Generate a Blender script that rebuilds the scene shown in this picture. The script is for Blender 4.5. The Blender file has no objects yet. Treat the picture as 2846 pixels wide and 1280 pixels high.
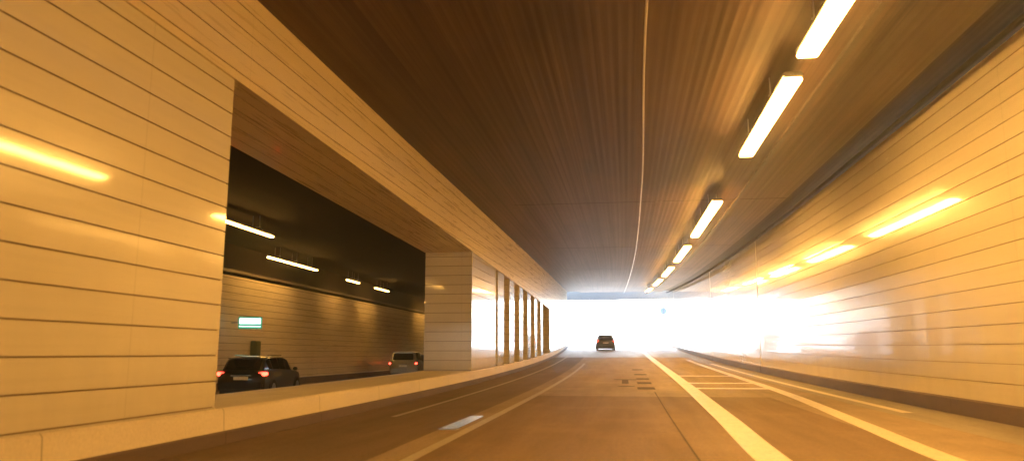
import bpy, bmesh, math, random
from mathutils import Vector, Matrix
R = math.radians
random.seed(7)
S = bpy.context.scene
COL = S.collection

# ------------------------------------------------------------------ camera, world, sun, exposure
H = 1.1
F = 2110.0; YAW = 7.96; PITCH = 9.18          # 2846 px wide photograph
cam_d = bpy.data.cameras.new('camera'); cam = bpy.data.objects.new('camera', cam_d); COL.objects.link(cam)
cam_d.sensor_width = 36; cam_d.lens = F / 2846 * 36
cam_d.clip_start = .05; cam_d.clip_end = 4000
cam_d.dof.use_dof = True; cam_d.dof.focus_distance = 40; cam_d.dof.aperture_fstop = 1.2
cam.location = (0, 0, H)
cam.rotation_euler = (R(90 + PITCH), 0, R(YAW))
S.camera = cam

SUN_EL, SUN_AZ = 38, -14                        # azimuth from +Y towards +X
w = bpy.data.worlds.new('World'); S.world = w; w.use_nodes = True
nt = w.node_tree; bg = nt.nodes['Background']
sky = nt.nodes.new('ShaderNodeTexSky'); sky.sky_type = 'NISHITA'; sky.sun_disc = False
sky.sun_elevation = R(SUN_EL); sky.sun_rotation = R(SUN_AZ)
nt.links.new(sky.outputs[0], bg.inputs[0]); bg.inputs[1].default_value = .15
sl = bpy.data.lights.new('sun', 'SUN'); sl.energy = 5; sl.angle = R(.5); sl.color = (1, .985, .96)
so = bpy.data.objects.new('sun', sl); COL.objects.link(so)
so.rotation_euler = (R(90 - SUN_EL), 0, R(180 - SUN_AZ)); so.location = (10, 120, 40)

S.render.engine = 'CYCLES'
S.cycles.use_denoising = True
S.cycles.max_bounces = 10; S.cycles.diffuse_bounces = 7; S.cycles.glossy_bounces = 5
S.cycles.sample_clamp_indirect = 6
S.view_settings.view_transform = 'Standard'; S.view_settings.look = 'None'; S.view_settings.gamma = 1
S.view_settings.exposure = 3.4
HAZE = .0034
LAMP = 8.6
LAMP_COL = (1.0, .49, .10)

# ------------------------------------------------------------------ the lie of the road
CT = [(-80, -.25), (-20, -.08), (0, -.02), (10, .0), (25, .14), (38, .17), (50, .08), (60, -.07), (73, -.36), (82, -.66), (95, -1.25), (115, -2.5), (150, -5.4), (260, -18)]
def interp(T, y):
    if y <= T[0][0]: return T[0][1]
    for i in range(len(T) - 1):
        x0, v0 = T[i]; x1, v1 = T[i + 1]
        if y <= x1:
            vm = T[i - 1] if i else T[i]; vp = T[i + 2] if i + 2 < len(T) else T[i + 1]
            m0 = (v1 - vm[1]) / (x1 - vm[0]); m1 = (vp[1] - v0) / (vp[0] - x0)
            t = (y - x0) / (x1 - x0); d = x1 - x0
            return ((2*t**3 - 3*t*t + 1) * v0 + (t**3 - 2*t*t + t) * m0 * d + (-2*t**3 + 3*t*t) * v1 + (t**3 - t*t) * m1 * d)
    return T[-1][1]
def c(y): return interp(CT, y)
def e(y):
    if y < 5: return 0.0
    if y < 88: return .0003 * (y - 5) ** 2
    a = .0003 * 83 ** 2; s = .0006 * 83
    t = min(y - 88, 70)
    return a + s * t - s * t * t / 140
def c2(y): return interp([(-80, 0), (30, 0), (60, -.1), (90, -.6)], y)
def e2(y): return 0.0
def beam_bottom(y): return interp([(-80, 4.62), (6, 4.60), (13, 4.55), (25, 4.38), (50, 4.18), (82, 4.1), (90, 4.1)], y)

# ------------------------------------------------------------------ materials
def new_mat(name):
    m = bpy.data.materials.new(name); m.use_nodes = True
    return m, m.node_tree, m.node_tree.nodes['Principled BSDF']
def simple(name, col, rough=.5, metal=0., coat=0., emit=None, es=0., spec=.5):
    m, t, b = new_mat(name)
    b.inputs['Base Color'].default_value = (*col, 1); b.inputs['Roughness'].default_value = rough
    b.inputs['Metallic'].default_value = metal; b.inputs['Coat Weight'].default_value = coat
    b.inputs['Coat Roughness'].default_value = .05; b.inputs['Specular IOR Level'].default_value = spec
    if emit: b.inputs['Emission Color'].default_value = (*emit, 1); b.inputs['Emission Strength'].default_value = es
    return m
def noise(t, vec, scale, detail=4, rough=.55, stretch=None):
    n = t.nodes.new('ShaderNodeTexNoise'); n.inputs['Scale'].default_value = scale
    n.inputs['Detail'].default_value = detail; n.inputs['Roughness'].default_value = rough
    if stretch:
        mp = t.nodes.new('ShaderNodeMapping'); mp.inputs['Scale'].default_value = stretch
        t.links.new(vec, mp.inputs[0]); vec = mp.outputs[0]
    t.links.new(vec, n.inputs['Vector']); return n.outputs['Fac']
def ramp(t, fac, stops):
    r = t.nodes.new('ShaderNodeValToRGB'); el = r.color_ramp.elements
    while len(el) < len(stops): el.new(.5)
    for q, (p, col) in zip(el, stops):
        q.position = p; q.color = (*col, 1) if len(col) == 3 else col
    t.links.new(fac, r.inputs[0]); return r.outputs[0]
def mixc(t, fac, a, b, mode='MIX'):
    n = t.nodes.new('ShaderNodeMix'); n.data_type = 'RGBA'; n.blend_type = mode
    for s, v in ((0, fac), (6, a), (7, b)):
        if hasattr(v, 'links'): t.links.new(v, n.inputs[s])
        else: n.inputs[s].default_value = v if s == 0 else (*v, 1)
    return n.outputs[2]
def mrange(t, fac, lo, hi, a=0., b=1.):
    n = t.nodes.new('ShaderNodeMapRange'); t.links.new(fac, n.inputs[0])
    for i, v in ((1, a), (2, b), (3, lo), (4, hi)): n.inputs[i].default_value = v
    return n.outputs[0]
def bump(t, b, h, strength, dist):
    n = t.nodes.new('ShaderNodeBump'); n.inputs['Strength'].default_value = strength; n.inputs['Distance'].default_value = dist
    t.links.new(h, n.inputs['Height']); t.links.new(n.outputs[0], b.inputs['Normal'])
def coords(t, kind='UV'):
    return t.nodes.new('ShaderNodeTexCoord').outputs[kind]

def panel_mat(name, col, rough=.2, coat=.0, dirt=.25, sk=.2):
    m, t, b = new_mat(name); uv = coords(t)
    big = noise(t, uv, 1, 3, .5, (.16, .8, 1)); streak = noise(t, uv, 1, 5, .6, (.5, 14, 1)); fine = noise(t, uv, 60, 3)
    base = mixc(t, mrange(t, big, 0, dirt, .35, .75), col, tuple(x * .72 for x in col))
    base = mixc(t, mrange(t, streak, 0, sk, .45, .8), base, tuple(x * .62 for x in col))
    sep = t.nodes.new('ShaderNodeSeparateXYZ'); t.links.new(uv, sep.inputs[0])
    fr = t.nodes.new('ShaderNodeMath'); fr.operation = 'PINGPONG'; fr.inputs[1].default_value = 1.525; t.links.new(sep.outputs[0], fr.inputs[0])
    base = mixc(t, mrange(t, fr.outputs[0], .45, 0, .001, .006), base, tuple(x * .4 for x in col))
    vs = t.nodes.new('ShaderNodeMath'); vs.operation = 'MULTIPLY'; t.links.new(noise(t, uv, 1, 5, .65, (2.5, .5, 1)), vs.inputs[0]); t.links.new(mrange(t, sep.outputs[1], .55, .05, .3, 2.2), vs.inputs[1])
    base = mixc(t, vs.outputs[0], base, tuple(x * .5 for x in col))
    t.links.new(base, b.inputs['Base Color'])
    t.links.new(mrange(t, streak, rough * .75, rough * 1.5, .3, .8), b.inputs['Roughness'])
    b.inputs['Coat Weight'].default_value = coat; b.inputs['Coat Roughness'].default_value = .06; b.inputs['Coat IOR'].default_value = 1.6
    wav = noise(t, uv, 1, 2, .5, (.9, 2.2, 1))
    bump(t, b, wav, .35, .03)
    return m
M_PANEL = panel_mat('enamel_panel', (.78, .73, .62), .2, 1.)
M_PANEL2 = panel_mat('enamel_panel_dusty', (.74, .64, .46), .3, .1, .25, .07)  # yellower, rougher panel tone for the beam, soffit and opposite wall
M_GROOVE = simple('panel_joint', (.26, .20, .14), .7)

def concrete(name, col, col2, rough=.75, spec=.3):
    m, t, b = new_mat(name); uv = coords(t)
    a = noise(t, uv, 1, 5, .6, (.35, 1.6, 1)); f = noise(t, uv, 28, 4, .6)
    base = mixc(t, mrange(t, a, 0, 1, .35, .7), col, col2)
    base = mixc(t, mrange(t, f, 0, .35, .4, .7), base, tuple(x * .6 for x in col))
    t.links.new(base, b.inputs['Base Color']); b.inputs['Roughness'].default_value = rough
    b.inputs['Specular IOR Level'].default_value = spec
    sp = t.nodes.new('ShaderNodeSeparateXYZ'); t.links.new(uv, sp.inputs[0]); fr = t.nodes.new('ShaderNodeMath'); fr.operation = 'PINGPONG'; fr.inputs[1].default_value = 1.5; t.links.new(sp.outputs[0], fr.inputs[0])
    base = mixc(t, mrange(t, fr.outputs[0], .8, 0, .004, .012), base, tuple(x * .3 for x in col)); t.links.new(base, b.inputs['Base Color'])
    bump(t, b, f, .25, .01); return m
M_KERB = concrete('plinth_concrete', (.80, .72, .60), (.68, .60, .48), .55, .5)
M_DARKKERB = concrete('dark_kerb', (.16, .115, .10), (.10, .075, .07), .6)
M_CONC = concrete('grey_concrete', (.42, .41, .39), (.30, .29, .28))
M_PALE = concrete('pale_concrete', (.62, .62, .60), (.52, .52, .51))
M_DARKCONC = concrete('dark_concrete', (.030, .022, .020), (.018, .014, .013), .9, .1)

def ceiling_mat(name, dark=.78, spec=.4):
    m, t, b = new_mat(name); uv = coords(t)
    s1 = noise(t, uv, 1, 3, .6, (.05, 9, 1)); s2 = noise(t, uv, 1, 3, .5, (.02, 2.2, 1)); s3 = noise(t, uv, 1, 4, .6, (.11, .3, 1))
    wv = t.nodes.new('ShaderNodeTexWave'); wv.bands_direction = 'Y'; wv.inputs['Scale'].default_value = 2.1
    wv.inputs['Distortion'].default_value = .4; wv.inputs['Detail'].default_value = 1; wv.inputs['Detail Scale'].default_value = .3
    mp = t.nodes.new('ShaderNodeMapping'); mp.inputs['Scale'].default_value = (.03, 1, 1)
    t.links.new(uv, mp.inputs[0]); t.links.new(mp.outputs[0], wv.inputs['Vector'])
    A = (.165 * dark, .098 * dark, .07 * dark); B = (.12 * dark, .069 * dark, .05 * dark)
    base = mixc(t, mrange(t, s2, 0, 1, .42, .58), A, B)
    base = mixc(t, mrange(t, s1, 0, .85, .46, .7), base, tuple(x * .6 for x in B))
    base = mixc(t, mrange(t, wv.outputs['Fac'], 0, .4, .9, .99), base, tuple(x * .55 for x in B))
    base = mixc(t, mrange(t, s3, 0, .75, .48, .68), base, tuple(x * .5 for x in B))
    t.links.new(base, b.inputs['Base Color']); t.links.new(mrange(t, s1, .45, .65), b.inputs['Roughness']); b.inputs['Specular IOR Level'].default_value = spec
    add = t.nodes.new('ShaderNodeMath'); add.operation = 'SUBTRACT'
    t.links.new(s1, add.inputs[0]); t.links.new(wv.outputs['Fac'], add.inputs[1])
    bump(t, b, add.outputs[0], .25, .012); return m
M_CEIL = ceiling_mat('boarded_ceiling')
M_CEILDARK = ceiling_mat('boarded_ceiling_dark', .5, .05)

def asphalt(name, col, warm=.0, rough=.5):
    m, t, b = new_mat(name); uv = coords(t); ob = coords(t, 'Object')
    a = noise(t, uv, 1, 4, .6, (.12, 1.3, 1)); g = noise(t, ob, 22, 6, .85); s = noise(t, uv, 1, 4, .6, (.06, 5, 1)); bl = noise(t, ob, .6, 4)
    base = mixc(t, mrange(t, a, 0, .8, .38, .68), col, tuple(x * .62 for x in col))
    base = mixc(t, mrange(t, g, 0, .8, .4, .62), base, tuple(x * .5 for x in col))
    base = mixc(t, mrange(t, s, 0, .5, .5, .8), base, tuple(x * .55 for x in col))
    base = mixc(t, mrange(t, bl, 0, .3, .5, .7), base, tuple(x * 1.25 for x in col))
    t.links.new(base, b.inputs['Base Color']); t.links.new(mrange(t, a, rough * .8, rough * 1.3), b.inputs['Roughness'])
    bump(t, b, g, .35, .006); return m
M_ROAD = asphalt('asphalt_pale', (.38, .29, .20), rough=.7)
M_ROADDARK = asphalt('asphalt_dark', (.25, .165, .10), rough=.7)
M_ROADDULL = asphalt('asphalt_shoulder', (.20, .135, .09), rough=.65)
M_LAMPLIT = asphalt('gutter_concrete', (.30, .26, .215))  # lamplight put into the asphalt colour
M_PATCH = asphalt('asphalt_repair', (.12, .09, .07), rough=.95)
def paint_mat(name, col):
    m, t, b = new_mat(name); ob = coords(t, 'Object'); g = noise(t, ob, 18, 6, .8); h = noise(t, ob, 2, 5, .7)
    base = mixc(t, mrange(t, g, 0, .6, .5, .62), col, tuple(x * .5 for x in col))
    base = mixc(t, mrange(t, h, 0, .4, .5, .8), base, tuple(x * .55 for x in col))
    t.links.new(base, b.inputs['Base Color']); b.inputs['Roughness'].default_value = .5; return m
M_LINE = paint_mat('line_paint', (.66, .60, .50))
M_LINEW = paint_mat('worn_line_paint', (.42, .38, .30))
M_STEEL = simple('brushed_steel', (.75, .76, .78), .22, 1)
M_GALV = simple('galvanised_steel', (.5, .5, .5), .4, .9)
M_BLACK = simple('black_plastic', (.015, .015, .017), .4)
M_RUBBER = simple('rubber', (.02, .02, .02), .8)
M_HOUSE = simple('lamp_housing', (.25, .24, .22), .4, .6)
M_LAMP = simple('sodium_diffuser', (.8, .8, .8), .4, emit=LAMP_COL, es=LAMP)
M_LAMP2 = simple('sodium_diffuser_far_bore', (.8, .8, .8), .4, emit=(1, .50, .10), es=LAMP * .55)
M_TRAY = simple('dull_tray', (.07, .05, .04), .5, .2)
M_CABLE = simple('pale_cable', (.62, .60, .56), .3, .4)

# ------------------------------------------------------------------ helpers
def link(name, me, mats, parent=None):
    o = bpy.data.objects.new(name, me); COL.objects.link(o)
    for m in (mats if isinstance(mats, (list, tuple)) else [mats]): me.materials.append(m)
    if parent: o.parent = parent
    return o
def tag(o, label=None, cat=None, group=None, kind=None):
    if label: o['label'] = label
    if cat: o['category'] = cat
    if group: o['group'] = group
    if kind: o['kind'] = kind
    return o
def empty(name, loc, label, cat, group=None, rz=0):
    o = bpy.data.objects.new(name, None); COL.objects.link(o); o.location = loc; o.rotation_euler = (0, 0, rz)
    o.empty_display_size = .2
    return tag(o, label, cat, group)
def ys(y0, y1, step):
    n = max(1, round((y1 - y0) / step)); return [y0 + (y1 - y0) * i / n for i in range(n + 1)]
def sweep(name, prof, y0, y1, mats, step=1.5, cf=c, ef=e, closed=False, flags=None, parent=None, zfun=None, caps=False, skipf=None):
    """prof: [(x, z)], swept along the road; flags: material index per profile segment"""
    Y = ys(y0, y1, step); n = len(prof); V = []; UV = []
    d = [0.]
    for i in range(1, n + 1):
        a = prof[i - 1]; b_ = prof[i % n]; d.append(d[-1] + math.hypot(a[0] - b_[0], a[1] - b_[1]))
    for y in Y:
        for (x, z) in prof:
            zz = z + ef(y)
            if zfun: zz = zfun(x, z, y)
            V.append((x + cf(y), y, zz))
    Fc = []; fm = []; fuv = []
    m = n if closed else n - 1
    for j in range(len(Y) - 1):
        for i in range(m):
            i2 = (i + 1) % n
            q = (j * n + i, j * n + i2, (j + 1) * n + i2, (j + 1) * n + i)
            if zfun and (Vector(V[q[0]]) - Vector(V[q[1]])).length < 1e-5 and (Vector(V[q[2]]) - Vector(V[q[3]])).length < 1e-5: continue
            if skipf and all(skipf(V[k]) for k in q): continue
            Fc.append(q); fm.append(flags[i] if flags else 0)
            fuv.append(((Y[j], d[i]), (Y[j], d[i + 1]), (Y[j + 1], d[i + 1]), (Y[j + 1], d[i])))
    if caps and closed:
        Fc.append(tuple(range(n))[::-1]); fm.append(0); fuv.append(tuple((prof[i][0], prof[i][1]) for i in range(n))[::-1])
        k = (len(Y) - 1) * n
        Fc.append(tuple(k + i for i in range(n))); fm.append(0); fuv.append(tuple((prof[i][0], prof[i][1]) for i in range(n)))
    me = bpy.data.meshes.new(name); me.from_pydata(V, [], Fc)
    for p, k in zip(me.polygons, fm): p.material_index = k
    ul = me.uv_layers.new(name='UVMap')
    li = 0
    for u in fuv:
        for q in u: ul.data[li].uv = q; li += 1
    return link(name, me, mats, parent)
def groove_profile(x, z0, z1, pitch, zref, gw, gd, nx, jit=.0035):
    """vertical cladding profile with recessed joints; nx = +1 if the groove goes towards +x"""
    P = []; Fl = []
    z = zref + math.ceil((z0 - zref) / pitch) * pitch
    P.append((x, z0))
    while z < z1 - .01:
        if z > z0 + .02:
            o1 = random.uniform(-jit, jit)
            P += [(x + o1, z - gw / 2), (x + nx * gd, z - gw / 2), (x + nx * gd, z + gw / 2), (x + random.uniform(-jit, jit), z + gw / 2)]
            Fl += [0, 1, 1, 1]
        z += pitch
    P.append((x, z1)); Fl.append(0)
    return P, Fl
class MB:
    def __init__(s): s.bm = bmesh.new()
    def box(s, cx, cy, cz, sx, sy, sz, rz=0, bev=0, rx=0):
        r = bmesh.ops.create_cube(s.bm, size=1)
        M = Matrix.Translation((cx, cy, cz)) @ Matrix.Rotation(rz, 4, 'Z') @ Matrix.Rotation(rx, 4, 'X') @ Matrix.Diagonal((sx, sy, sz, 1))
        bmesh.ops.transform(s.bm, matrix=M, verts=r['verts'])
        if bev:
            es = list({q for v in r['verts'] for q in v.link_edges})
            bmesh.ops.bevel(s.bm, geom=es, offset=bev, segments=2, affect='EDGES')
        return s
    def cyl(s, p0, p1, r0, r1=None, seg=16):
        p0 = Vector(p0); p1 = Vector(p1); d = p1 - p0
        q = d.to_track_quat('Z', 'Y').to_matrix().to_4x4()
        r = bmesh.ops.create_cone(s.bm, cap_ends=True, segments=seg, radius1=r0, radius2=r0 if r1 is None else r1, depth=d.length)
        bmesh.ops.transform(s.bm, matrix=Matrix.Translation((p0 + p1) / 2) @ q, verts=r['verts']); return s
    def poly(s, pts):
        s.bm.faces.new([s.bm.verts.new(p) for p in pts]); return s
    def build(s, name, mats, parent=None, smooth=False):
        me = bpy.data.meshes.new(name); s.bm.normal_update(); s.bm.to_mesh(me); s.bm.free()
        if smooth:
            for p in me.polygons: p.use_smooth = True
            me.set_sharp_from_angle(angle=R(35))
        return link(name, me, mats, parent)

PITCHZ = .305
Y_BACK = -60; Y_END = 82.0
# ------------------------------------------------------------------ road and ground
def strip(name, x0, x1, y0, y1, lift, mat, parent=None, cf=c, ef=e, step=1.5, n=1, xf=None):
    Y = ys(y0, y1, step); V = []; UV = []
    for y in Y:
        a, b_ = (x0, x1) if xf is None else xf(y)
        for i in range(n + 1):
            x = a + (b_ - a) * i / n; V.append((x + cf(y), y, lift + ef(y))); UV.append((y, x))
    Fc = [(j * (n + 1) + i, j * (n + 1) + i + 1, (j + 1) * (n + 1) + i + 1, (j + 1) * (n + 1) + i) for j in range(len(Y) - 1) for i in range(n)]
    me = bpy.data.meshes.new(name); me.from_pydata(V, [], Fc)
    ul = me.uv_layers.new(name='UVMap')
    for l in me.loops: ul.data[l.index].uv = UV[l.vertex_index]
    return link(name, me, mat, parent)
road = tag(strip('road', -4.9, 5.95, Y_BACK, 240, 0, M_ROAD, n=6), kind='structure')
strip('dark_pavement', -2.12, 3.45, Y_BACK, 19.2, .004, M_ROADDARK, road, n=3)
strip('outer_pavement', -4.7, 5.7, 57, 240, .0035, asphalt('asphalt_sunbleached', (.33, .35, .38), rough=.55), road, n=3)  # daylight on the road towards the mouth, put into a grey-blue asphalt colour
strip('gutter', 4.75, 5.9, Y_BACK, 56.9, .004, M_LAMPLIT, road)  # tone of the lamplight beside the right wall, painted as a strip
strip('shoulder', -4.8, -2.62, Y_BACK, 56.9, .004, M_ROADDULL, road)
def solid_x(y):
    a = interp([(-80, 1.10), (0, 1.25), (8.4, 1.37), (13.5, 1.54), (26, 1.78), (45, 1.95), (80, 2.1), (240, 2.1)], y); return (a - c(y) * .3, a + .37 - c(y) * .3)
strip('solid_line', 0, 0, Y_BACK, 200, .008, M_LINE, road, xf=solid_x, step=1.0)
def second_x(y):
    a = interp([(-80, 2.9), (0, 3.0), (8.6, 3.22), (12.5, 3.5), (20, 3.95), (31, 4.15), (42, 4.2), (60, 4.3)], y); return (a, a + .3)
strip('edge_line', 0, 0, Y_BACK, 52, .008, M_LINE, road, xf=second_x, step=1.0)
for yb in (22.6, 25.6, 31.0):
    strip('hatch_bar', solid_x(yb)[1] + .0, second_x(yb)[0], yb, yb + .42 + yb * .008, .012, M_LINE, road)
strip('left_edge_line', -2.26, -2.12, Y_BACK, 46, .008, M_LINEW, road)
strip('worn_line', -3.95, -3.85, 13, 60, .008, M_LINEW, road)
strip('kerb_line', 5.02, 5.22, 15, 46, .008, M_LINE, road)
for (x, y, sx, sy) in ((.66, 37, .5, 1.1), (.66, 32, .5, 1.0), (.66, 28.2, .46, 1.1), (.64, 25.2, .46, 1.3), (.62, 22.2, .5, 1.2), (.02, 25.4, .22, 2.6), (.02, 27.9, .8, .5), (.05, 23.6, .5, .4)):
    strip('asphalt_patch', x - sx / 2, x + sx / 2, y, y + sy, .009, M_PATCH, road)
strip('tar_seam', .79, .815, 5, 21, .009, M_PATCH, road)
# added steel grating, each slat tilted so daylight glints off it as a streak
dp = empty('drain_grating', (-2.50, 12.3, .006), 'bright bare steel slotted drain grating let into the left shoulder', 'drain grating')
MB().box(0, 0, .003, .30, 2.5, .006).build('frame', M_GALV, dp)
mb = MB()
for i in range(12): mb.box(0, -1.13 + i * .205, .013, .26, .18, .006, rx=R(-2.6))
mb.build('slats', M_STEEL, dp)

opp = tag(strip('opposite_road', -16.4, -6.3, Y_BACK, 84, -.45, M_ROADDARK, cf=c2, ef=e2, n=4), kind='structure')
strip('lane_line', -11.75, -11.6, Y_BACK, 84, -.446, M_LINEW, opp, cf=c2, ef=e2)

# terrain beyond the portal (one sheet)
def terr(x, y):
    if y < 83: return -2.0
    xr = x - c(y); s = max(0, abs(xr - .5) - 7.5)
    h = e(y) - .12 + min(s * .5, 7.5) * min(1, 1) + (.5 * math.sin(x * .13) * math.cos(y * .09)) * min(1, s / 6)
    k = min(1, max(0, (y - 130) / 120)); return h
gx = [-220, -160, -120, -80, -60, -45, -35] + [-30 + i * 1.5 for i in range(41)] + [35, 45, 60, 80, 120, 160, 220]
gy = [-90, -60, 0, 40, 82.9, 83.1] + [84 + 3 * i for i in range(40)] + [215, 240, 280, 350, 420]
V = [(x, y, terr(x, y)) for y in gy for x in gx]; n = len(gx)
Fc = [(j * n + i, j * n + i + 1, (j + 1) * n + i + 1, (j + 1) * n + i) for j in range(len(gy) - 1) for i in range(n - 1)]
me = bpy.data.meshes.new('ground'); me.from_pydata(V, [], Fc)
m, t, b = new_mat('dry_grass'); ob = coords(t, 'Object')
t.links.new(ramp(t, noise(t, ob, .8, 6), [(.3, (.10, .12, .05)), (.7, (.24, .24, .12))]), b.inputs['Base Color']); b.inputs['Roughness'].default_value = .9
tag(link('ground', me, m), kind='structure')

# ------------------------------------------------------------------ right wall
ZT = 5.76
def wall_thing(name, label, cat, y0):
    return empty(name, (0, 0, 0), label, cat)
def right_section(y0, y1, label, last=False):
    root = empty('tunnel_wall', (5.9 + c(y0), y0, e(y0)), label, 'wall', 'panelled wall sections of the right side')
    inv = Matrix.Translation(root.location).inverted()
    P, Fl = groove_profile(5.9, .30, ZT, PITCHZ, .31, .011, .02, 1)
    P = [(6.35, .30)] + P + [(6.35, ZT)]; Fl = [0] + Fl + [0, 1]
    # the closing back face makes the section solid
    o = sweep('cladding', P, y0, y1, [M_PANEL, M_GROOVE], closed=True, flags=Fl, caps=True); 
    k = sweep('plinth', [(5.86, -.1), (5.86, .27), (5.89, .30), (6.35, .30 - .002), (6.35, -.1)], y0, y1, M_DARKKERB, closed=True, caps=True)
    for q in (o, k): q.parent = root; q.matrix_parent_inverse = inv
    return root
right_section(Y_BACK, 34.5, 'long cream enamel panelled wall nearest on the right, with thin horizontal joints')
right_section(34.62, 50.9, 'right hand panelled wall section between the first and the second upright gap')
right_section(51.04, 76.9, 'right hand panelled wall section just before the bright tunnel mouth')
right_section(77.05, 82, 'short panelled wall end at the right jamb of the tunnel mouth')
# dark backing strips behind the movement joints
for (y0_, l) in ((34.45, 'dark upright joint in the right wall, nearest of the three'), (50.85, 'dark upright joint in the right wall, middle one of three'), (76.85, 'dark upright joint in the right wall beside the tunnel mouth')):
    q = sweep('movement_joint', [(6.3, -.1), (5.93, -.1), (5.93, ZT), (6.3, ZT)], y0_ + .06, y0_ + .16, M_DARKKERB, closed=True, caps=True)
    tag(q, l, 'joint strip', 'upright joints of the right wall')

# ------------------------------------------------------------------ left side: kerb plinth, near wall, piers, beam
XL = -4.82; XI = -6.42
pl = empty('barrier_plinth', (XL, 0, 0), 'long low pale concrete plinth with dark foot beside the left shoulder', 'plinth')
q = sweep('plinth_body', [(XL, .16), (XL - .015, .40), (XL - .04, .43), (XI - .1, .43), (XI - .1, -.6), (XL - .2, -.6), (XL - .2, .16)], Y_BACK, Y_END, M_KERB, closed=True, caps=True, parent=None)
q.parent = pl; q.matrix_parent_inverse = Matrix.Translation(pl.location).inverted()
q = sweep('plinth_foot', [(XL + .03, -.1), (XL + .03, .14), (XL + .01, .16), (XL - .2, .16 - .002), (XL - .2, -.1)], Y_BACK, Y_END, M_DARKKERB, closed=True, caps=True)
q.parent = pl; q.matrix_parent_inverse = Matrix.Translation(pl.location).inverted()

def pier(y0, y1, name, label, cat, group=None, mat=M_PANEL, gw=.016, step=1.5, topf=beam_bottom):
    """rectangular clad pier from the plinth top to the beam; its joints follow the rise of the road"""
    x0, x1 = XL - .03, XI
    Yn = ys(y0, y1, step); ring = [(x0, y) for y in Yn] + [(x1, y) for y in Yn[::-1]]
    zs = [(.432, 0, 0)]
    z = .46
    gd = .018
    while z < 5.2:
        zs += [(z - gw / 2, 0, 0), (z - gw / 2, gd, 1), (z + gw / 2, gd, 1), (z + gw / 2, 0, 1)]; z += PITCHZ
    zs.append((5.6, 0, 0))
    V = []; N = len(ring)
    xm, ym = (x0 + x1) / 2, (y0 + y1) / 2
    dist = [0.]
    for i in range(N): a = ring[i]; b_ = ring[(i + 1) % N]; dist.append(dist[-1] + math.hypot(a[0] - b_[0], a[1] - b_[1]))
    rows = []
    for (z, ins, fl) in zs:
        row = []
        j = random.uniform(-.0015, .0015) if ins == 0 else 0
        for (x, y) in ring:
            xx = x - math.copysign(ins + j, x - xm); yy = y
            if abs(y - y0) < 1e-6: yy += ins + j
            if abs(y - y1) < 1e-6: yy -= ins + j
            row.append((xx + c(y), yy, min(z + e(y), topf(y) + .0)))
        rows.append(row)
    V = [p for r in rows for p in r]; Fc = []; fm = []; fuv = []
    for k in range(len(rows) - 1):
        for i in range(N):
            i2 = (i + 1) % N; q = (k * N + i, k * N + i2, (k + 1) * N + i2, (k + 1) * N + i)
            if abs(V[q[0]][2] - V[q[3]][2]) < 1e-6 and abs(V[q[1]][2] - V[q[2]][2]) < 1e-6 and zs[k][1] == zs[k + 1][1]: continue
            if V[q[0]][2] >= topf(ring[i][1]) - 1e-6 and V[q[1]][2] >= topf(ring[i2][1]) - 1e-6: continue
            Fc.append(q[::-1]); fm.append(zs[k + 1][2]); z0, z1 = zs[k][0], zs[k + 1][0]
            fuv.append(((dist[i], z1), (dist[i + 1], z1), (dist[i + 1], z0), (dist[i], z0)))
    me = bpy.data.meshes.new(name); me.from_pydata(V, [], Fc)
    for p, k in zip(me.polygons, fm): p.material_index = k
    ul = me.uv_layers.new(name='UVMap'); li = 0
    for u in fuv:
        for s in u: ul.data[li].uv = s; li += 1
    o = link(name, me, [mat, M_GROOVE]); return tag(o, label, cat, group)
pier(Y_BACK, 8.8, 'dividing_wall', 'large near panelled wall filling the left of the view, before the wide opening', 'wall')
GP = 'clad piers of the dividing wall'
pier(24.3, 29.0, 'pier', 'broad panelled pier at the far end of the wide opening, its side catching white daylight', 'pier', GP)
names = ['slim panelled pier directly behind the broad one', 'second slim pier behind the broad panelled pier', 'third slim pier behind the broad panelled pier',
         'fourth slim pier behind the broad panelled pier', 'fifth slim pier behind the broad panelled pier', 'last slim pier before the solid white wall near the mouth']
for (a, b_), l in zip(((29.55, 31.1), (32.7, 34.2), (36.0, 37.4), (39.4, 40.8), (42.9, 44.2), (46.7, 47.9)), names):
    pier(a, b_, 'pier', l, 'pier', GP)
# solid wall up to the portal: cladding up to the beam bottom
pier(53.4, Y_END, 'dividing_wall', 'solid left wall beside the tunnel mouth, flooded with daylight, beyond the row of piers', 'wall')

# the beam above the openings
bm_root = empty('roof_beam', (XL, 0, 5), 'long clad beam running above the left openings under the ceiling, with fine lengthwise joints', 'beam')
P = []; Fl = []
z = ZT + .05; xs_ = XL
rows = [z]
zz = 5.62
P.append((XL, ZT + .2))
while zz > 3.0:
    P += [(XL, zz + .006), (XL - .015, zz + .006), (XL - .015, zz - .006), (XL, zz - .006)]; Fl += [0, 1, 1, 1]; zz -= PITCHZ
P.append((XL, 2.0)); Fl.append(0)
def bz(x, z, y): return max(z + e(y), beam_bottom(y))
q = sweep('beam_cladding', P[::-1], Y_BACK, Y_END, [M_PANEL2, M_GROOVE], flags=Fl[::-1], zfun=bz, step=1.2, skipf=lambda p: p[2] <= beam_bottom(p[1]) + 1e-4)
q.parent = bm_root; q.matrix_parent_inverse = Matrix.Translation(bm_root.location).inverted()
P = [(XL, 0)]; Fl = []
for xx in (-5.12, -5.42, -5.52, -5.85, -6.15):
    P += [(xx + .006, 0), (xx + .006, 1), (xx - .006, 1), (xx - .006, 0)]; Fl += [0, 1, 1, 1]
P += [(XI - .02, 0), (XI - .02, 9)]; Fl += [0, 0]
q = sweep('soffit', P, Y_BACK, Y_END, [M_PANEL2, M_GROOVE], flags=Fl, zfun=lambda x, z, y: beam_bottom(y) + (.012 if z == 1 else 0) + (1.6 if z == 9 else 0), step=1.2)
q.parent = bm_root; q.matrix_parent_inverse = Matrix.Translation(bm_root.location).inverted()

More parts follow.
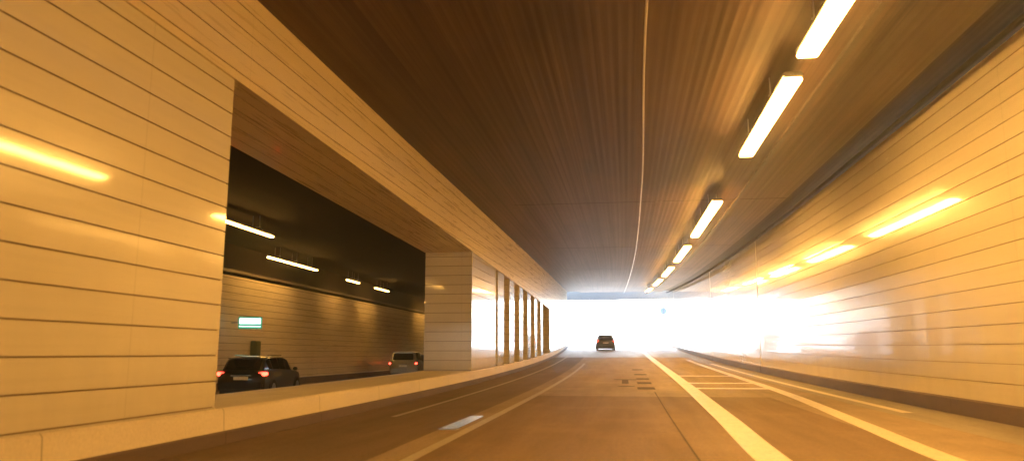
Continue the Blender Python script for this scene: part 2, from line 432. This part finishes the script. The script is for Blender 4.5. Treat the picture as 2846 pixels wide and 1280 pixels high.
# ------------------------------------------------------------------ ceilings
ceil = empty('tunnel_ceiling', (0, 0, ZT), 'dark brown boarded concrete ceiling above the near carriageway', 'ceiling')
def cpart(name, P, y0, y1, mat, fl=None, ef=e, cf=c, root=ceil, step=1.5):
    q = sweep(name, P, y0, y1, mat, closed=True, caps=True, ef=ef, cf=cf, step=step)
    q.parent = root; q.matrix_parent_inverse = Matrix.Translation(root.location).inverted(); return q
cpart('ceiling_slab', [(-3.45, ZT + .02), (5.15, ZT + .02), (5.15, ZT + .7), (-3.45, ZT + .7)], Y_BACK, 82.2, M_CEIL)
cpart('ceiling_haunch', [(XL - .3, ZT + .12), (-3.45, ZT + .12), (-3.45, ZT + .7), (XL - .3, ZT + .7)], Y_BACK, 82.2, M_CEIL)
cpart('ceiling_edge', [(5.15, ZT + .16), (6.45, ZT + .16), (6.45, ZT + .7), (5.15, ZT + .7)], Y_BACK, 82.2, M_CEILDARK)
for yj in (24.2, 36, 48, 60, 72):
    cpart('ceiling_joint', [(-3.44, ZT + .016), (5.14, ZT + .016), (5.14, ZT + .1), (-3.44, ZT + .1)], yj, yj + .06, M_CEILDARK, step=.2)
oc = tag(sweep('opposite_ceiling', [(-17, 5.75), (XI - .05, 5.75), (XI - .05, 6.3), (-17, 6.3)], Y_BACK, 84, M_DARKCONC, closed=True, caps=True, cf=c2, ef=e2), 'nearly black ceiling over the opposite carriageway', 'ceiling')
# opposite side wall
ow = empty('opposite_wall', (-16.35, 30, -.45), 'ochre panelled far wall behind the cars of the opposite carriageway', 'wall')
def opart(name, P, Fl, mats, closed=False):
    q = sweep(name, P, Y_BACK, 84, mats, flags=Fl, cf=c2, ef=e2, closed=closed)
    q.parent = ow; q.matrix_parent_inverse = Matrix.Translation(ow.location).inverted(); return q
P, Fl = groove_profile(-16.35, -.1, 4.38, PITCHZ, 0, .02, .02, -1)
opart('cladding', P, Fl, [M_PANEL2, M_GROOVE])
opart('plinth', [(-16.3, -.6), (-16.3, -.12), (-16.34, -.1)], None, M_DARKKERB)
opart('cable_duct', [(-16.35, 4.5), (-16.2, 4.5), (-16.2, 4.62), (-16.35, 4.62)], None, M_TRAY)
opart('upper_wall', [(-16.35, 4.38), (-16.5, 4.38), (-16.5, 5.8)], None, M_DARKCONC)
bh = MB().box(-11.5, 84.2, 2.6, 11.5, .4, 7.5).build('end_wall', M_DARKCONC); tag(bh, 'dark end wall closing the opposite bore', 'wall')  # unseen slab, put in to block daylight from the opposite bore

# portal downstand
pb = empty('portal_frame', (.5 + c(86), 86.2, e(86)), 'pale concrete cross beam on two posts just outside the bright tunnel mouth', 'portal frame')
MB().box(0, 0, 5.56, 12.8, .6, .98, bev=.02).build('cross_beam', M_PALE, pb)
for sx_ in (-1, 1): MB().box(sx_ * 6.0, 0, 2.4, .5, .6, 5.2, bev=.02).build('post', M_PALE, pb)

# ------------------------------------------------------------------ lamps
LG = 'orange ceiling lamps over the near lanes'
def lamp(y0, y1, x, z, mat, label, group, wd=.285, cf=c, ef=e, hang=.32):
    ym = (y0 + y1) / 2
    root = empty('ceiling_lamp', (x + cf(ym), ym, z + ef(ym)), label, 'lamp', group)
    dz = (ef(y1) - ef(y0)); dx = cf(y1) - cf(y0); L = y1 - y0
    root.rotation_euler = (math.atan2(dz, L), 0, -math.atan2(dx, L))
    hb = MB().box(0, 0, .075, wd + .01, L + .06, .09, bev=.02).build('housing', M_HOUSE, root)
    MB().box(0, 0, .0, wd, L, .06, bev=.015).build('diffuser', mat, root)
    n = max(2, int(L / 1.8))
    for i in range(n):
        yb = -L / 2 + L * (i + .5) / n
        MB().cyl((-.12, yb, .13), (-.12, yb, .14 + hang), .012, seg=8).cyl((.12, yb, .13), (.12, yb, .14 + hang), .012, seg=8).box(0, yb, .145, .3, .03, .02).build('hanger', M_GALV, root)
    return root
LX = 2.76
main = [(-48, -43, 'lamp far behind'), (-31, -26, ''), (-20, -15, ''), (-11, -6.5, ''), (3.2, 10.85, 'nearest orange ceiling lamp, cut by the top edge of the photo'),  # first four are unseen, put in for their light on the near walls
        (11.8, 16.6, 'second orange ceiling lamp from the top edge of the photo'), (22.0, 29.2, 'third orange ceiling lamp, first one past the dark stretch of ceiling'),
        (32.3, 38.6, 'fourth orange ceiling lamp counted from the top edge of the photo'), (42.0, 48.0, 'fifth orange ceiling lamp counted from the top edge of the photo'),
        (51.5, 57.5, 'sixth orange ceiling lamp, last but one before the tunnel mouth'), (62.5, 68, 'smallest and last orange ceiling lamp, just before the tunnel mouth')]
for i, (a, b_, l) in enumerate(main):
    if i < 4: l = ['orange ceiling lamp far behind the camera, fourth back', 'orange ceiling lamp behind the camera, third back', 'orange ceiling lamp behind the camera, second back', 'orange ceiling lamp just behind the camera'][i]
    lamp(a, b_, LX, 5.30, M_LAMP, l, LG)
LG2 = 'lamps of the opposite bore'
for (a, b_, x, l) in ((-22, -16, -11.9, 'opposite bore lamp behind the near wall, farthest back'), (-2, 4, -11.9, 'opposite bore lamp hidden behind the near wall'), (20.3, 25.4, -12.2, 'upper left lamp streak in the dark opening, longest of its row'),
        (30.8, 36.2, -14.95, 'second lamp from the left in the dark opening'), (41.2, 43.2, -15.2, 'small third lamp from the left in the dark opening'), (46.6, 49.4, -15.3, 'small fourth lamp from the left in the dark opening'),
        (60.5, 68.5, -15.6, 'last lamp in the dark opening, just beside the broad pier')):
    lamp(a, b_, x, 5.2, M_LAMP2, l, LG2, wd=.13, cf=lambda y: 0, ef=e2, hang=.4)
# cable tray beside the lamps and the thin cable along the ceiling
q = sweep('cable_tray', [(3.40, 5.50), (3.50, 5.50), (3.50, 5.56), (3.40, 5.56)], Y_BACK, 81, M_TRAY, closed=True, caps=True)
tag(q, 'grey cable tray running beside the orange lamps', 'cable tray')
q = sweep('ceiling_cable', [(.45 + .018 * math.cos(a), 5.62 + .018 * math.sin(a)) for a in [i * math.pi / 3 for i in range(6)]], Y_BACK, 81, M_CABLE, closed=True, caps=True,
    cf=lambda y: interp([(-60, -.1), (9, 0), (20, .25), (37, .42), (53, .36), (81, .13)], y))
tag(q, 'thin pale cable running along the middle of the ceiling', 'cable')
M_PIPE = simple('sooty_pipe', (.035, .026, .02), .9, spec=.1)  # dark matte pipe colour
q = sweep('drain_pipe', [(5.62 + .05 * math.cos(a), 5.66 + .05 * math.sin(a)) for a in [i * math.pi / 4 for i in range(8)]], Y_BACK, 81, M_PIPE, closed=True, caps=True)
tag(q, 'dark pipe under the ceiling along the top of the right wall', 'pipe')

# ------------------------------------------------------------------ opposite wall sign and cabinet
M_SGREEN = simple('sign_green', (.02, .22, .13), .4, emit=(.02, .22, .14), es=.12)
M_SWHITE = simple('sign_white', (.7, .9, .8), .4, emit=(.62, 1, .80), es=.30)
sg = empty('emergency_sign', (-15.5, 30.6, 2.13), 'small lit green and white sign on the far wall above the dark car', 'sign')
sg.rotation_euler = (0, 0, R(20))
MB().box(0, 0, .25, .95, .12, .50, bev=.015).build('case', M_SGREEN, sg)
MB().box(0, -.065, .32, .86, .012, .24).box(0, -.065, .10, .86, .012, .04).build('lit_face', M_SWHITE, sg)
MB().box(-.62, .02, .25, .3, .05, .05).build('bracket', M_GALV, sg)
cb = empty('emergency_cabinet', (-16.2, 32.6, -.45), 'dark green emergency cabinet on the far wall under the lit sign', 'cabinet')
M_CAB = simple('cabinet_green', (.10, .12, .05), .5)
MB().box(0, 0, 1.35, .25, .5, 1.5, bev=.02).build('cabinet_body', M_CAB, cb)
MB().box(.135, 0, 1.35, .02, .42, 1.4, bev=.005).build('door', M_CAB, cb)

# ------------------------------------------------------------------ cars
M_GLASS = simple('car_glass', (.012, .012, .014), .04, coat=1)
M_RED = simple('tail_light', (.5, .01, .01), .2, emit=(1, .04, .02), es=1.5)
M_RIM = simple('alloy_rim', (.45, .45, .46), .3, .9)
M_PLATE = simple('number_plate', (.8, .8, .78), .4)
M_CHROME = simple('chrome_trim', (.8, .8, .8), .1, 1)
def car_paint(name, col, metal=.3):
    m, t, b = new_mat(name); g = noise(t, coords(t, 'Object'), 3, 3)
    t.links.new(mixc(t, mrange(t, g, 0, .4), col, tuple(x * .7 for x in col)), b.inputs['Base Color'])
    b.inputs['Metallic'].default_value = metal; b.inputs['Roughness'].default_value = .3
    b.inputs['Coat Weight'].default_value = 1; b.inputs['Coat Roughness'].default_value = .04; return m
def make_car(name, label, loc, rz, paint, L=4.3, W=1.78, Hc=1.46, style='hatch', group=None):
    root = empty(name, loc, label, 'car', group, rz)
    h = W / 2; sc = L / 4.3; hz = Hc / 1.46
    # y, bottom, belt, top, half width, top half width
    if style == 'hatch':
        st = [(0.00, .36, .86, .88, .74, .62), (.07, .24, .93, .97, .83, .70), (.42, .20, .97, 1.37, .875, .66), (.75, .20, .97, 1.44, .885, .67), (1.5, .20, .96, 1.46, .89, .68),
              (2.2, .20, .94, 1.45, .89, .68), (2.75, .20, .92, 1.36, .89, .66), (3.35, .20, .89, .96, .88, .72), (3.8, .22, .82, .86, .86, .68), (4.15, .26, .70, .74, .79, .60), (4.3, .34, .56, .60, .66, .5)]
    elif style == 'van':
        st = [(0.00, .36, .92, .94, .76, .66), (.05, .24, .98, 1.03, .84, .72), (.22, .20, 1.0, 1.44, .885, .70), (.5, .20, 1.0, 1.50, .89, .71), (1.5, .20, .98, 1.52, .89, .72),
              (2.2, .20, .96, 1.50, .89, .71), (2.85, .20, .94, 1.38, .89, .68), (3.45, .20, .92, 1.0, .88, .72), (3.85, .22, .84, .88, .86, .68), (4.15, .26, .72, .76, .79, .60), (4.3, .34, .58, .62, .66, .5)]
    else:
        st = [(0.00, .36, .84, .90, .76, .66), (.07, .24, .96, 1.01, .84, .72), (.45, .20, .99, 1.06, .88, .70), (1.05, .20, .98, 1.36, .885, .64), (1.6, .20, .97, 1.44, .89, .66),
              (2.2, .20, .95, 1.44, .89, .67), (2.75, .20, .93, 1.34, .89, .65), (3.35, .20, .90, .97, .88, .72), (3.8, .22, .83, .87, .86, .68), (4.15, .26, .70, .74, .79, .60), (4.3, .34, .56, .60, .66, .5)]
    kx = h / .89
    rings = []
    for (y, zb, zs, zt, wd, wt) in st:
        y *= sc; zb *= hz; zs *= hz; zt *= hz; wd *= kx; wt *= kx
        pts = [(wd * .80, zb), (wd * .97, zb + .08), (wd, zb + (zs - zb) * .5), (wd * .985, zs - .10), (wd * .95, zs), (wt, zt - .05 if zt - zs > .1 else zs + (zt - zs) * .4), (wt * .86, zt - .01), (wt * .4, zt + .012)]
        pts = pts + [(-x, z) for (x, z) in pts[::-1]]
        rings.append([Vector((x, y, z)) for x, z in pts])
    bm = bmesh.new(); vr = [[bm.verts.new(p) for p in r] for r in rings]; N = len(rings[0])
    for a, b_ in zip(vr, vr[1:]):
        for i in range(N): bm.faces.new((a[i], a[(i + 1) % N], b_[(i + 1) % N], b_[i]))
    bm.faces.new(vr[0][::-1]); bm.faces.new(vr[-1])
    bmesh.ops.recalc_face_normals(bm, faces=bm.faces)
    me = bpy.data.meshes.new('body'); bm.to_mesh(me); bm.free()
    for p in me.polygons: p.use_smooth = True
    me.set_sharp_from_angle(angle=R(38)); body = link('body', me, paint, root)
    def pane(nm, quad, sx=.9, sy=.86, off=.008):
        ctr = sum(quad, Vector()) / 4; nrm = (quad[1] - quad[0]).cross(quad[3] - quad[0]).normalized()
        if nrm.dot(ctr - Vector((0, L / 2, .7))) < 0: nrm = -nrm
        u = []
        for k, p in enumerate(quad):
            d = p - ctr; ax = ((quad[1] + quad[2]) / 2 - ctr); ay = ((quad[3] + quad[2]) / 2 - ctr)
            u.append(ctr + d * ((sx + sy) / 2) + nrm * off)
        mb = MB(); mb.poly(u)
        r = bmesh.ops.extrude_face_region(mb.bm, geom=list(mb.bm.faces)); bmesh.ops.translate(mb.bm, vec=-nrm * .012, verts=[v for v in r['geom'] if isinstance(v, bmesh.types.BMVert)])
        bmesh.ops.recalc_face_normals(mb.bm, faces=mb.bm.faces)
        return mb.build(nm, M_GLASS, root)
    ir = {'hatch': (1, 2), 'van': (1, 2), 'sedan': (2, 3)}[style]
    a, b_ = rings[ir[0]], rings[ir[1]]
    pane('rear_window', [a[5], a[N - 6], b_[N - 6], b_[5]], off=.03)
    pane('windscreen', [rings[7][5], rings[7][N - 6], rings[6][N - 6], rings[6][5]], off=.03)
    for k in range(ir[1], 6):
        for s in (0, 1):
            i, j = (4, 5) if s == 0 else (N - 5, N - 6)
            pane('side_window', [rings[k][i], rings[k + 1][i], rings[k + 1][j], rings[k][j]])
    zl = .84 * hz if style != 'sedan' else .86 * hz
    for s in (-1, 1):
        tl = MB().box(s * h * .80, .05, zl, .26, .09, .15, bev=.03).box(s * h * .93, .16, zl + .01, .09, .22, .12, bev=.02, rz=s * .18)
        tl.build('tail_light', M_RED, root)
        hl = MB().box(s * h * .70, L - .17, .62 * hz, .28, .10, .13, bev=.03); hl.build('headlight', M_CHROME, root)
        mr = MB().box(s * (h + .07), L * .675, .98 * hz, .17, .10, .13, bev=.03); mr.build('mirror', paint, root)
    MB().box(0, .0, .44 * hz, W * .86, .12, .24 * hz, bev=.04).build('rear_bumper', paint, root)
    MB().box(0, .02, .25, W * .80, .14, .20, bev=.02).build('rear_valance', M_BLACK, root)
    MB().box(0, -.015 if style != 'sedan' else -.01, .70 * hz, .50, .05, .11).build('number_plate', M_PLATE, root)
    MB().box(0, -.002, .79 * hz, .72, .03, .025).build('trim_strip', M_CHROME, root)
    if style != 'sedan':
        MB().box(0, ir[1] * 0 + st[2][0] * sc - .04, st[2][3] * hz + .0, W * .68, .22, .03, bev=.01).build('spoiler', paint, root)
    for yw in (.78 * sc, 3.42 * sc):
        for s in (-1, 1):
            wx = s * (h - .10); zr = .32
            arch = MB().cyl((s * (h - .16), yw, zr + .01), (s * (h + .003), yw, zr + .01), .375, seg=28).build('wheel_arch', M_BLACK, root)
            wl = MB().cyl((s * (h - .21), yw, zr), (s * (h + .008), yw, zr), .318, seg=28).build('wheel', M_RUBBER, root, True)
            rm = MB().cyl((s * (h - .05), yw, zr), (s * (h + .012), yw, zr), .20, seg=24)
            for a_ in range(5):
                an = a_ * math.tau / 5; rm.box(s * (h + .014), yw + .10 * math.cos(an), zr + .10 * math.sin(an), .012, .05, .05)
            rm.build('rim', M_RIM, wl)
    for s in (-1, 1):
        MB().cyl((s * h * .66, .8 * sc, 1.475 * hz), (s * h * .66, 2.3 * sc, 1.475 * hz), .018, seg=8).build('roof_rail', M_CHROME, root)
    return root
P_DARK = car_paint('black_blue_paint', (.012, .013, .02)); P_SILVER = car_paint('silver_paint', (.30, .28, .25), .6); P_GREY = car_paint('dark_grey_paint', (.03, .04, .06))
make_car('parked_car' if 0 else 'hatchback_car', 'dark hatchback with glowing red tail lights, nearest car in the opposite bore', (-13.0, 25.2, -.45), R(6), P_DARK)
make_car('estate_car', 'silver tall estate car in front of the broad pier, farther off in the opposite bore', (-13.35, 46.5, -.45), R(7), P_SILVER, L=4.4, Hc=1.62, style='van')
make_car('hatchback_car', 'dark car half hidden beyond the silver one by the broad pier', (-14.3, 55.5, -.45), R(6), P_GREY)
ya = 72.5
ca = make_car('saloon_car', 'dark car driving ahead into the bright tunnel mouth', (-.9 - .36 + .0, ya, e(ya)), R(1.5), P_GREY, W=1.8, style='hatch')
ca.rotation_euler = (math.atan(.0006 * (ya - 3)), 0, R(3))

# ------------------------------------------------------------------ outside the portal
def outer_wall(x0, x1, lab):
    q = sweep('retaining_wall', [(x0, -.3), (x1, -.3), (x1, 2.6), (x0, 2.6)], 82.3, 150, M_PALE, closed=True, caps=True, step=3)
    tag(q, lab, 'wall', 'retaining walls outside the mouth')
outer_wall(-6.5, -5.9, 'pale retaining wall outside the tunnel mouth, on the left of the road')
outer_wall(7.2, 7.8, 'pale retaining wall outside the tunnel mouth, on the right of the road')
sy = 92; sx = 5.25
rs = empty('road_sign', (sx, sy, e(sy)), 'round pale road sign with a dark slanting bar on a post outside the mouth', 'sign')
MB().cyl((0, 0, -.2), (0, 0, 4.3), .045).build('post', M_GALV, rs)
MB().cyl((0, -.05, 3.8), (0, -.08, 3.8), .42, seg=32).build('disc', simple('sign_face', (.10, .22, .32), .4), rs)
MB().box(0, -.086, 3.8, .1, .008, .7, 0).build('slanting_bar', simple('sign_bar', (.03, .05, .08), .4), rs).rotation_euler = (0, 0, 0)
M_LEAF, t, b = new_mat('leaves'); ob = coords(t, 'Object')
t.links.new(ramp(t, noise(t, ob, 1.5, 3), [(.3, (.05, .09, .025)), (.7, (.12, .18, .05))]), b.inputs['Base Color']); b.inputs['Roughness'].default_value = .6
M_BARK = simple('bark', (.10, .08, .06), .9)
def tree(x, y, h, label):
    z0 = terr(x, y) - .1; root = empty('tree', (x, y, z0), label, 'tree', 'trees outside the tunnel mouth')
    mb = MB(); mb.cyl((0, 0, 0), (0, 0, h * .55), h * .03, h * .015, 10)
    cl = []
    for i in range(9):
        a = random.uniform(0, 6.28); zz = h * random.uniform(.3, .5); r = h * random.uniform(.12, .28)
        p = Vector((math.cos(a) * r, math.sin(a) * r, zz + h * random.uniform(.12, .35))); mb.cyl((0, 0, zz), p, h * .012, h * .004, 6); cl.append(p)
    mb.build('trunk', M_BARK, root)
    bm = bmesh.new()
    for p in cl + [Vector((0, 0, h * .8))]:
        for k in range(170):
            d = Vector((random.gauss(0, 1), random.gauss(0, 1), random.gauss(0, .8))); d.normalize()
            q = p + d * h * .17 * random.uniform(.3, 1) ** .5; s = h * .018 * random.uniform(.7, 1.5)
            u = Vector((random.gauss(0, 1), random.gauss(0, 1), random.gauss(0, 1))).normalized(); v = u.cross(d).normalized()
            bm.faces.new([bm.verts.new(q + u * s), bm.verts.new(q + v * s * .6), bm.verts.new(q - u * s), bm.verts.new(q - v * s * .6)])
    me = bpy.data.meshes.new('crown'); bm.to_mesh(me); bm.free(); link('crown', me, M_LEAF, root)
for i, (x, y, h) in enumerate(((-14, 104, 9), (-8, 150, 12), (3, 165, 13), (13, 120, 10), (15, 100, 9), (-25, 125, 13))):
    tree(x + (c(y) if abs(x) < 10 else 0) - (8 if i in (1,) else 0), y, h, ['leafy tree on the left bank outside the mouth', 'leafy tree left of the far road bend', 'tall leafy tree at the end of the road outside',
         'leafy tree on the right bank outside the mouth', 'leafy tree nearest the mouth on the right bank', 'leafy tree behind the left bank'][i])

# ------------------------------------------------------------------ haze
hz_m = bpy.data.materials.new('haze_air'); hz_m.use_nodes = True; t = hz_m.node_tree; t.nodes.clear()
out = t.nodes.new('ShaderNodeOutputMaterial'); pv = t.nodes.new('ShaderNodeVolumePrincipled')
pv.inputs['Color'].default_value = (.80, .90, 1, 1); pv.inputs['Density'].default_value = HAZE; pv.inputs['Anisotropy'].default_value = .6
t.links.new(pv.outputs[0], out.inputs['Volume'])
tag(MB().box(0, 170, 14, 460, 540, 36).build('haze', hz_m), kind='stuff')
